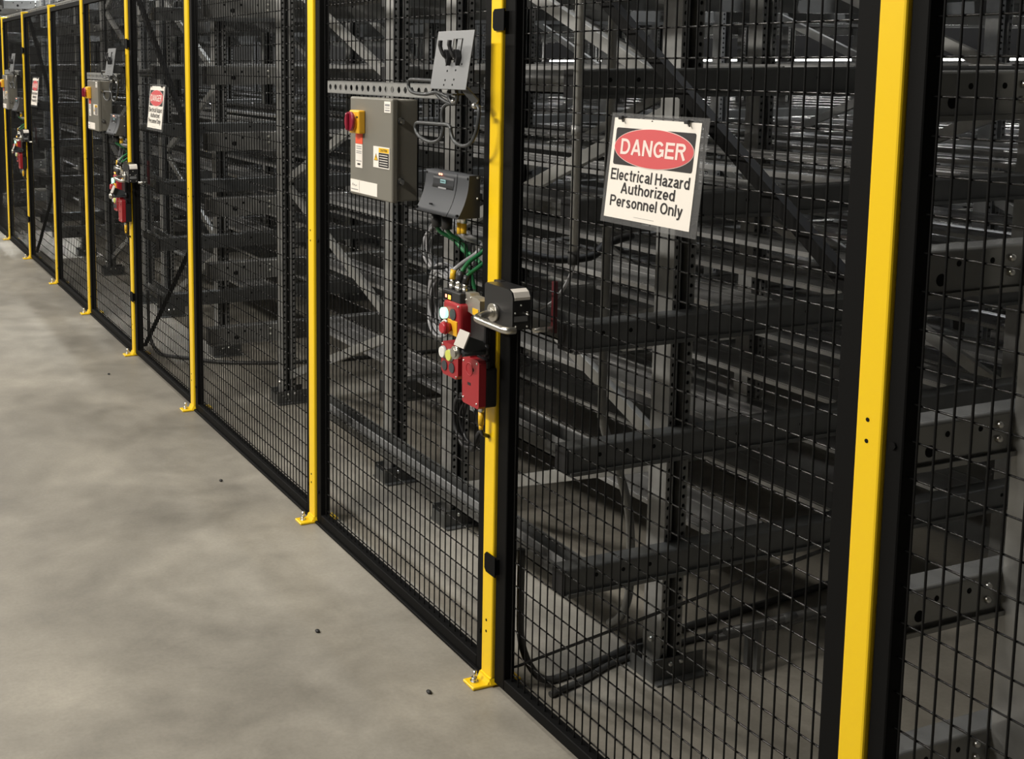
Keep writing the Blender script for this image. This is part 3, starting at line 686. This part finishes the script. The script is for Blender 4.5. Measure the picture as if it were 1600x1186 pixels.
for fi, (fy, side, fn) in enumerate(FRAMES):
    for ri, rx in enumerate(ROWX):
        lab = 'grey punched rack upright in the %s row of %s' % (RN[ri], fn)
        if proto is None:
            proto = empty('rack_upright', (rx, fy, 0), lab, 'upright', 'rack uprights')
            upright_mesh().build('column', proto)
            f = MB(); f.box(-.066, .094, -.035, .095, 0, .006, DKSTEEL); f.box(-.066, .094, -.014, -.009, .006, .062, DKSTEEL); f.box(-.066, .094, .074, .079, .006, .062, DKSTEEL); f.box(-.066, -.062, -.012, .077, .006, .045, DKSTEEL)
            f.build('foot_shoe', proto)
            f = MB(); f.ball((-.036, .035, .095), .008, ZINC, n=8); f.ball((-.012, -.015, .045), .007, ZINC, n=8); f.ball((.022, -.015, .047), .007, ZINC, n=8); f.build('foot_bolt', proto)
        else:
            o = ctree(proto, 0, lab); o.location = (rx, fy, 0)
# cross beams
def beam_mesh(h, kind):
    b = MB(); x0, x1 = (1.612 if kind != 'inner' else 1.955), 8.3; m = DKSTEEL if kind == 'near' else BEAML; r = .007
    P = [(.050, -h), (.050, -.002), (.048, 0)]
    for k in range(5): P.append((r-r*math.sin(PI/2*k/4), -r+r*math.cos(PI/2*k/4)))
    P += [(0, -h)]
    b.prism(P, 'x', x0, x1, m)
    b.box(x0, x1, -.007, .012, -h-.003, -h, m); b.box(x0, x1, -.010, -.007, -h-.003, -h+.006, m)
    return b
beams = {}
for fi, (fy, side, fn) in enumerate(FRAMES):
    if side is None: continue
    for li, lz in enumerate(LV):
        key = side
        y = fy-.0505 if side == 'near' else fy+.0705
        lab = '%s cross beam of %s' % (('lowest' if li == 0 else LN[li]), fn)
        lab = 'grey steel '+lab
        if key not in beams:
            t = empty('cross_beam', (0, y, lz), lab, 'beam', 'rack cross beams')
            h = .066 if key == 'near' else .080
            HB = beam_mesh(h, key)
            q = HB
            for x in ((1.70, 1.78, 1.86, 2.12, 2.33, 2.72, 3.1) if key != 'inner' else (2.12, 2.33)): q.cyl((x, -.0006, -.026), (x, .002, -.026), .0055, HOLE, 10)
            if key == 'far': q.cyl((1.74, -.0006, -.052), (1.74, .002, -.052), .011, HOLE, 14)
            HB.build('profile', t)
            q = MB(); q.prism([(.0, -h), (.05, -h), (.05, -.002), (.0, -.002)], 'x', 1.606 if key != 'inner' else 1.949, 1.612 if key != 'inner' else 1.955, BLKPL); q.build('end_cap', t)
            q = MB()
            if key == 'far':
                for z in (-.024, -.050): q.ball((1.905, -.002, z), .007, ZINC, n=8)
                q.build('bolt', t)
            beams[key] = t
        else:
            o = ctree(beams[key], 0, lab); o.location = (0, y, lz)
# lattice braces
def brace(name, x, ya, za, yb, zb, label):
    b = MB(); a, c = Vector((x, ya, za)), Vector((x, yb, zb))
    b.bar(a, c, .036, .004, GALVB, (-1, 0, 0)); d = (c-a).normalized(); n = d.cross(Vector((1, 0, 0)))
    for s in (-1, 1): b.bar(a+n*s*.017+Vector((.009, 0, 0)), c+n*s*.017+Vector((.009, 0, 0)), .004, .018, GALVB, (-1, 0, 0))
    o = b.build(name); return tag(o, label, 'brace', 'rack lattice braces')
ZN = [.11, .58, 1.04, 1.50, 1.98, 2.44, 2.92, 3.40]
for (fa, fb, w) in ((1, 2, 'behind the near gate'), (3, 4, 'behind the plain wide panel'), (5, 6, 'behind the second gate'), (7, 8, 'beside the second control box')):
    for ri, rx in enumerate(ROWX[:3]):
        for k in range(7):
            ya, yb = FRAMES[fa][0]+.072, FRAMES[fb][0]-.002
            # far line carries the even nodes
            p = (yb, ZN[k]) if k % 2 == 0 else (ya, ZN[k]); q = (ya, ZN[k+1]) if k % 2 == 0 else (yb, ZN[k+1])
            brace('lattice_brace', rx+.0, p[0], p[1]+.024, q[0], q[1]-.024, 'galvanised lattice brace %s from the floor in the %s row %s' % (('first', 'second', 'third', 'fourth', 'fifth', 'sixth', 'seventh')[k], RN[ri], w))
for k, (yy, w) in enumerate(((3.478, 'hanger plate nearest the camera'), (7.193, 'second hanger plate'))):
    b = MB(); b.box(1.935, 3.24, yy, yy+.006, .10, .15, GALVB); b.ball((1.95, yy-.002, .125), .007, ZINC, n=8); tag(b.build('tie_bar'), 'low galvanised tie bar at the rack foot below the '+w, 'bar')
# carrier rails along the fence direction
RX = []
x = 2.088
while x < 8.0:
    RX.append(x); x += .41
def rail_mb(b, x, ya, yb, z, M=None):
    w = .185
    b.box(x, x+w, ya, yb, z-.004, z, RAILM); b.box(x, x+.003, ya, yb, z-.012, z-.004, RAILM); b.box(x+w-.004, x+w, ya, yb, z-.030, z-.004, RAILM)
    b.box(x+.004, x+.008, ya, yb, z, z+.003, RAILM); b.box(x+w-.010, x+w-.005, ya, yb, z, z+.003, RAILM); b.box(x+.118, x+.122, ya, yb, z, z+.0015, RAILM)
def edge_mb(b, ya, yb, z):  # outer faces in darker steel: their shade is put into the colour
    b.box(1.640, 1.700, ya, yb, z-.060, z-.056, DKSTEEL); b.box(1.640, 1.645, ya, yb, z-.060, z-.024, DKSTEEL); b.box(1.662, 1.668, ya, yb, z-.056, z-.018, RAILM); b.box(1.696, 1.700, ya, yb, z-.056, z-.004, DKSTEEL)
SEG = [(1.492, 2.3175, 'near gate bay', False), (2.371, 4.024, 'bay behind the near control box', True), (4.077, 5.179, 'bay behind the plain wide panel', True), (5.232, 6.048, 'second gate bay', False),
       (6.101, 7.749, 'bay behind the second control box', True), (7.802, 8.899, 'bay past the second control box', True), (8.952, 9.748, '', False), (9.801, 11.469, '', True), (11.522, 12.619, '', True), (12.672, 13.468, '', False), (13.521, 15.169, '', True)]
rest = MB(); protos = {}
for si, (ya, yb, sn, edge) in enumerate(SEG):
    if not edge: continue            # the bays behind the gates carry no rails
    for li, lz in enumerate(LV):
        for k, x in enumerate(RX):
            if si < 6 and k < 9 and li < 7:
                lab = 'grey carrier rail on the %s level of the %s' % (LN[li], sn); g = 'carrier rails of the %s level, %s' % (LN[li], sn)
                if si not in protos:
                    b = MB(); rail_mb(b, 0, 0, yb-ya, 0); o = b.build('carrier_rail'); protos[si] = o
                else:
                    o = protos[si].copy(); COL.objects.link(o)
                o.location = (x, ya, lz); tag(o, lab, 'rail', g)
            else: rail_mb(rest, x, ya, yb, lz)
        if si == 1 and li < 7:
            b = MB(); edge_mb(b, ya, yb if li == 0 else 2.79, lz); tag(b.build('edge_rail'), 'outer edge rail on the %s level behind the near gate' % LN[li], 'rail')
        elif si in (4, 7): edge_mb(rest, ya, ya+.42, lz)
tag(rest.build('carrier_rail_field'), 'many grey carrier rails deep inside the rack', 'rails', None, 'stuff')

# pipes, hoses and cables inside the rack
c = empty('conduit', (1.597, 2.300, 0), 'pale grey vertical conduit ending in a black cap left of the danger sign', 'conduit')
MB().cyl((0, 0, 1.155), (0, 0, 3.3), .0098, CONDUIT, 16).build('pipe', c)
MB().cyl((0, 0, 1.13), (0, 0, 1.160), .013, RUBBER, 16).build('end_cap', c)
MB().cyl((0, 0, 1.43), (0, 0, 1.452), .0125, GALVB, 16).build('coupling', c)
q = MB()
for d in (0, .006): q.tube(smooth_path([(d, 0, 1.14), (-.004+d, .01, 1.10), (-.014+d, .03, 1.06), (-.02+d, .06, 1.03), (-.02+d, .12, 1.0)], 5), .0022, GREYC, 6)
q.build('loose_wire', c)
q = MB(); q.cyl((1.872, 2.55, .66), (1.872, 2.55, 3.3), .0115, GALV, 14)
q.tube(smooth_path([(1.872, 2.55, .67), (1.885, 2.55, .62), (1.912, 2.55, .56), (1.945, 2.55, .47), (1.968, 2.55, .39), (1.978, 2.55, .30), (1.980, 2.55, .20), (1.982, 2.56, .13), (1.99, 2.60, .06), (2.0, 2.66, .012)], 6), .0115, GALV, 12)
tag(q.build('hose_pipe'), 'shiny pipe dropping behind the danger sign and bending near the floor', 'pipe')
def floor_hose(pts, r, m, label, cat='hose'):
    q = MB(); q.tube(smooth_path(pts, 6), r, m, 10); tag(q.build(cat), label, cat)
floor_hose([(1.60, 2.50, .36), (1.60, 2.50, .22), (1.605, 2.50, .11), (1.625, 2.48, .04), (1.66, 2.46, .012), (1.75, 2.47, .011), (1.88, 2.50, .011), (2.1, 2.55, .011), (2.8, 2.62, .011)], .010, PIPE, 'dark hose dropping beside the near gate frame and running along the floor')
floor_hose([(1.60, 6.28, .36), (1.60, 6.28, .22), (1.605, 6.28, .11), (1.625, 6.25, .04), (1.66, 6.20, .012), (1.75, 6.10, .011), (1.95, 5.90, .011), (2.4, 5.75, .011), (3.2, 5.7, .011)], .010, PIPE, 'dark hose dropping behind the second gate and curving along the floor')
floor_hose([(1.63, 2.40, .009), (1.75, 2.43, .009), (1.92, 2.48, .009), (2.3, 2.50, .009), (3.2, 2.50, .009)], .008, PIPE, 'thin grey hose on the floor leading to the rack foot')
for dz, py, l in ((.10, 2.335, 'lower'), (.135, 2.300, 'upper')):
    q = MB(); q.tube([(2.09, py, dz), (4.6, py, dz)], .010, PIPE, 10)
    for x in (2.3, 2.62): q.cyl((x-.02, py, dz), (x+.02, py, dz), .013, DKSTEEL, 10)
    for x in (2.2, 3.0, 4.2): q.box(x-.006, x+.006, py-.007, py+.007, 0, dz, DKSTEEL)
    tag(q.build('pipe'), '%s metal pipe low beside the foot behind the danger sign' % l, 'pipe')
floor_hose([(1.72, 2.75, 1.09), (1.78, 2.66, 1.075), (1.88, 2.63, 1.08), (1.95, 2.66, 1.105), (2.05, 2.68, 1.12)], .011, RUBBER, 'black hose sagging behind the near gate beside the conduit')

# added glowing strips behind the rack, placed to give the bright glints on the beams
for i, y in enumerate((2.9, 5.0, 7.1, 9.2, 11.3)):
    q = empty('added_light_strip', (8.75, y, 0), 'added light strip glowing deep behind the rack, %s' % ('rightmost', 'second from right', 'middle one', 'second from left', 'leftmost')[i], 'light', 'added light strips behind the rack')
    MB().box(-.03, .03, 0, 1.9, 1.455, 1.545, DKSTEEL).build('housing', q)
    MB().rbox(-.05, -.03, .03, 1.87, 1.46, 1.54, STRIP_GLOW, .004, 1).build('diffuser', q)
    MB().box(-.03, .03, 0, 1.9, 1.575, 1.605, DKSTEEL).build('housing', q)
    MB().rbox(-.05, -.03, .03, 1.87, 1.583, 1.600, STRIP_GLOW, .004, 1).build('diffuser', q)
    MB().box(-.01, .03, .2, .24, 0, 1.58, DKSTEEL).build('bracket', q); MB().box(-.01, .03, 1.6, 1.64, 0, 1.58, DKSTEEL).build('bracket', q)

# ------------------------------------------------------------------ floor specks
for i, (x, y, l) in enumerate(((1.357, 2.538, 'small dark crumb on the floor left of the lock-side post foot'), (1.346, 4.221, 'small dark crumb on the floor in front of the plain wide panel'), (1.30, 5.95, 'small dark crumb on the floor before the second gate'), (1.22, 2.95, 'small dark crumb on the floor in front of the near control box'))):
    b = MB(); b.ball((0, 0, .003), .007, RUBBER, (1, 1.3, .6), 8); o = b.build('floor_crumb'); o.location = (x, y, 0.001); tag(o, l, 'debris', 'crumbs on the concrete floor')

# ------------------------------------------------------------------ light
def area(name, loc, rot, sx, sy, e, col=(1, .95, .87)):
    d = bpy.data.lights.new(name, 'AREA'); d.shape = 'RECTANGLE'; d.size = sx; d.size_y = sy; d.energy = e; d.color = col
    o = bpy.data.objects.new(name, d); COL.objects.link(o); o.location = loc; o.rotation_euler = rot; return o
for y, e in ((2.3, 265), (6.2, 140), (10.1, 140), (14.0, 140), (18.0, 140)):
    area('aisle_lamp', (-2.7, y, 4.2), (0, math.radians(-28), 0), .3, 1.5, e)
for y, e in ((3.6, 34), (7.4, 32), (11.2, 36), (15.0, 36)):
    area('fence_lamp', (.85, y, 3.5), (0, 0, 0), .10, 1.1, e)
for y, e in ((3.3, 6), (7.1, 20), (10.9, 100), (14.7, 110)):
    area('rack_front_lamp', (1.90, y, 4.3), (0, math.radians(-6), 0), .08, 1.2, e, (.92, .96, 1)).data.spread = math.radians(48)
for y in (3.4, 7.4, 11.0, 14.6, 18):
    area('rack_lamp', (4.4, y, 5.5), (0, 0, 0), .25, 1.2, 120, (.95, .97, 1)).data.spread = math.radians(95)
for y in (2, 6, 10, 14, 18, 22):
    area('far_aisle_lamp', (10.6, y, 5.2), (0, 0, 0), .3, 1.4, 50, (.97, .98, 1))
w = bpy.data.worlds.new('world'); S.world = w; w.use_nodes = True
w.node_tree.nodes['Background'].inputs['Color'].default_value = (.5, .52, .55, 1); w.node_tree.nodes['Background'].inputs['Strength'].default_value = .02

# ------------------------------------------------------------------ camera (lower part of a larger frame: lens shift)
cam = bpy.data.cameras.new('camera'); co = bpy.data.objects.new('camera', cam); COL.objects.link(co)
F, CX, CY, YAW, PITCH, ROLL = 1863.876, 479.689, 337.235, .3845, .1288, -.0043
cam.sensor_width = 36; cam.sensor_fit = 'HORIZONTAL'; cam.lens = F/1600*36
cam.shift_x = (800-CX)/1600; cam.shift_y = (CY-593)/1600; cam.clip_start = .05; cam.clip_end = 100
f = Vector((math.sin(YAW)*math.cos(PITCH), math.cos(YAW)*math.cos(PITCH), -math.sin(PITCH)))
r = Vector((math.cos(YAW), -math.sin(YAW), 0)); u = r.cross(f)
r2 = r*math.cos(ROLL)+u*math.sin(ROLL); u2 = -r*math.sin(ROLL)+u*math.cos(ROLL)
M = Matrix(((r2.x, u2.x, -f.x, 0), (r2.y, u2.y, -f.y, 0), (r2.z, u2.z, -f.z, 1.6), (0, 0, 0, 1)))
co.matrix_world = M; S.camera = co
vs = S.view_settings; vs.view_transform = 'Standard'; vs.look = 'None'; vs.exposure = 0.; vs.gamma = 1.; vs.use_curve_mapping = False
S.cycles.max_bounces = 6; S.cycles.transparent_max_bounces = 24
S.cycles.use_denoising = True
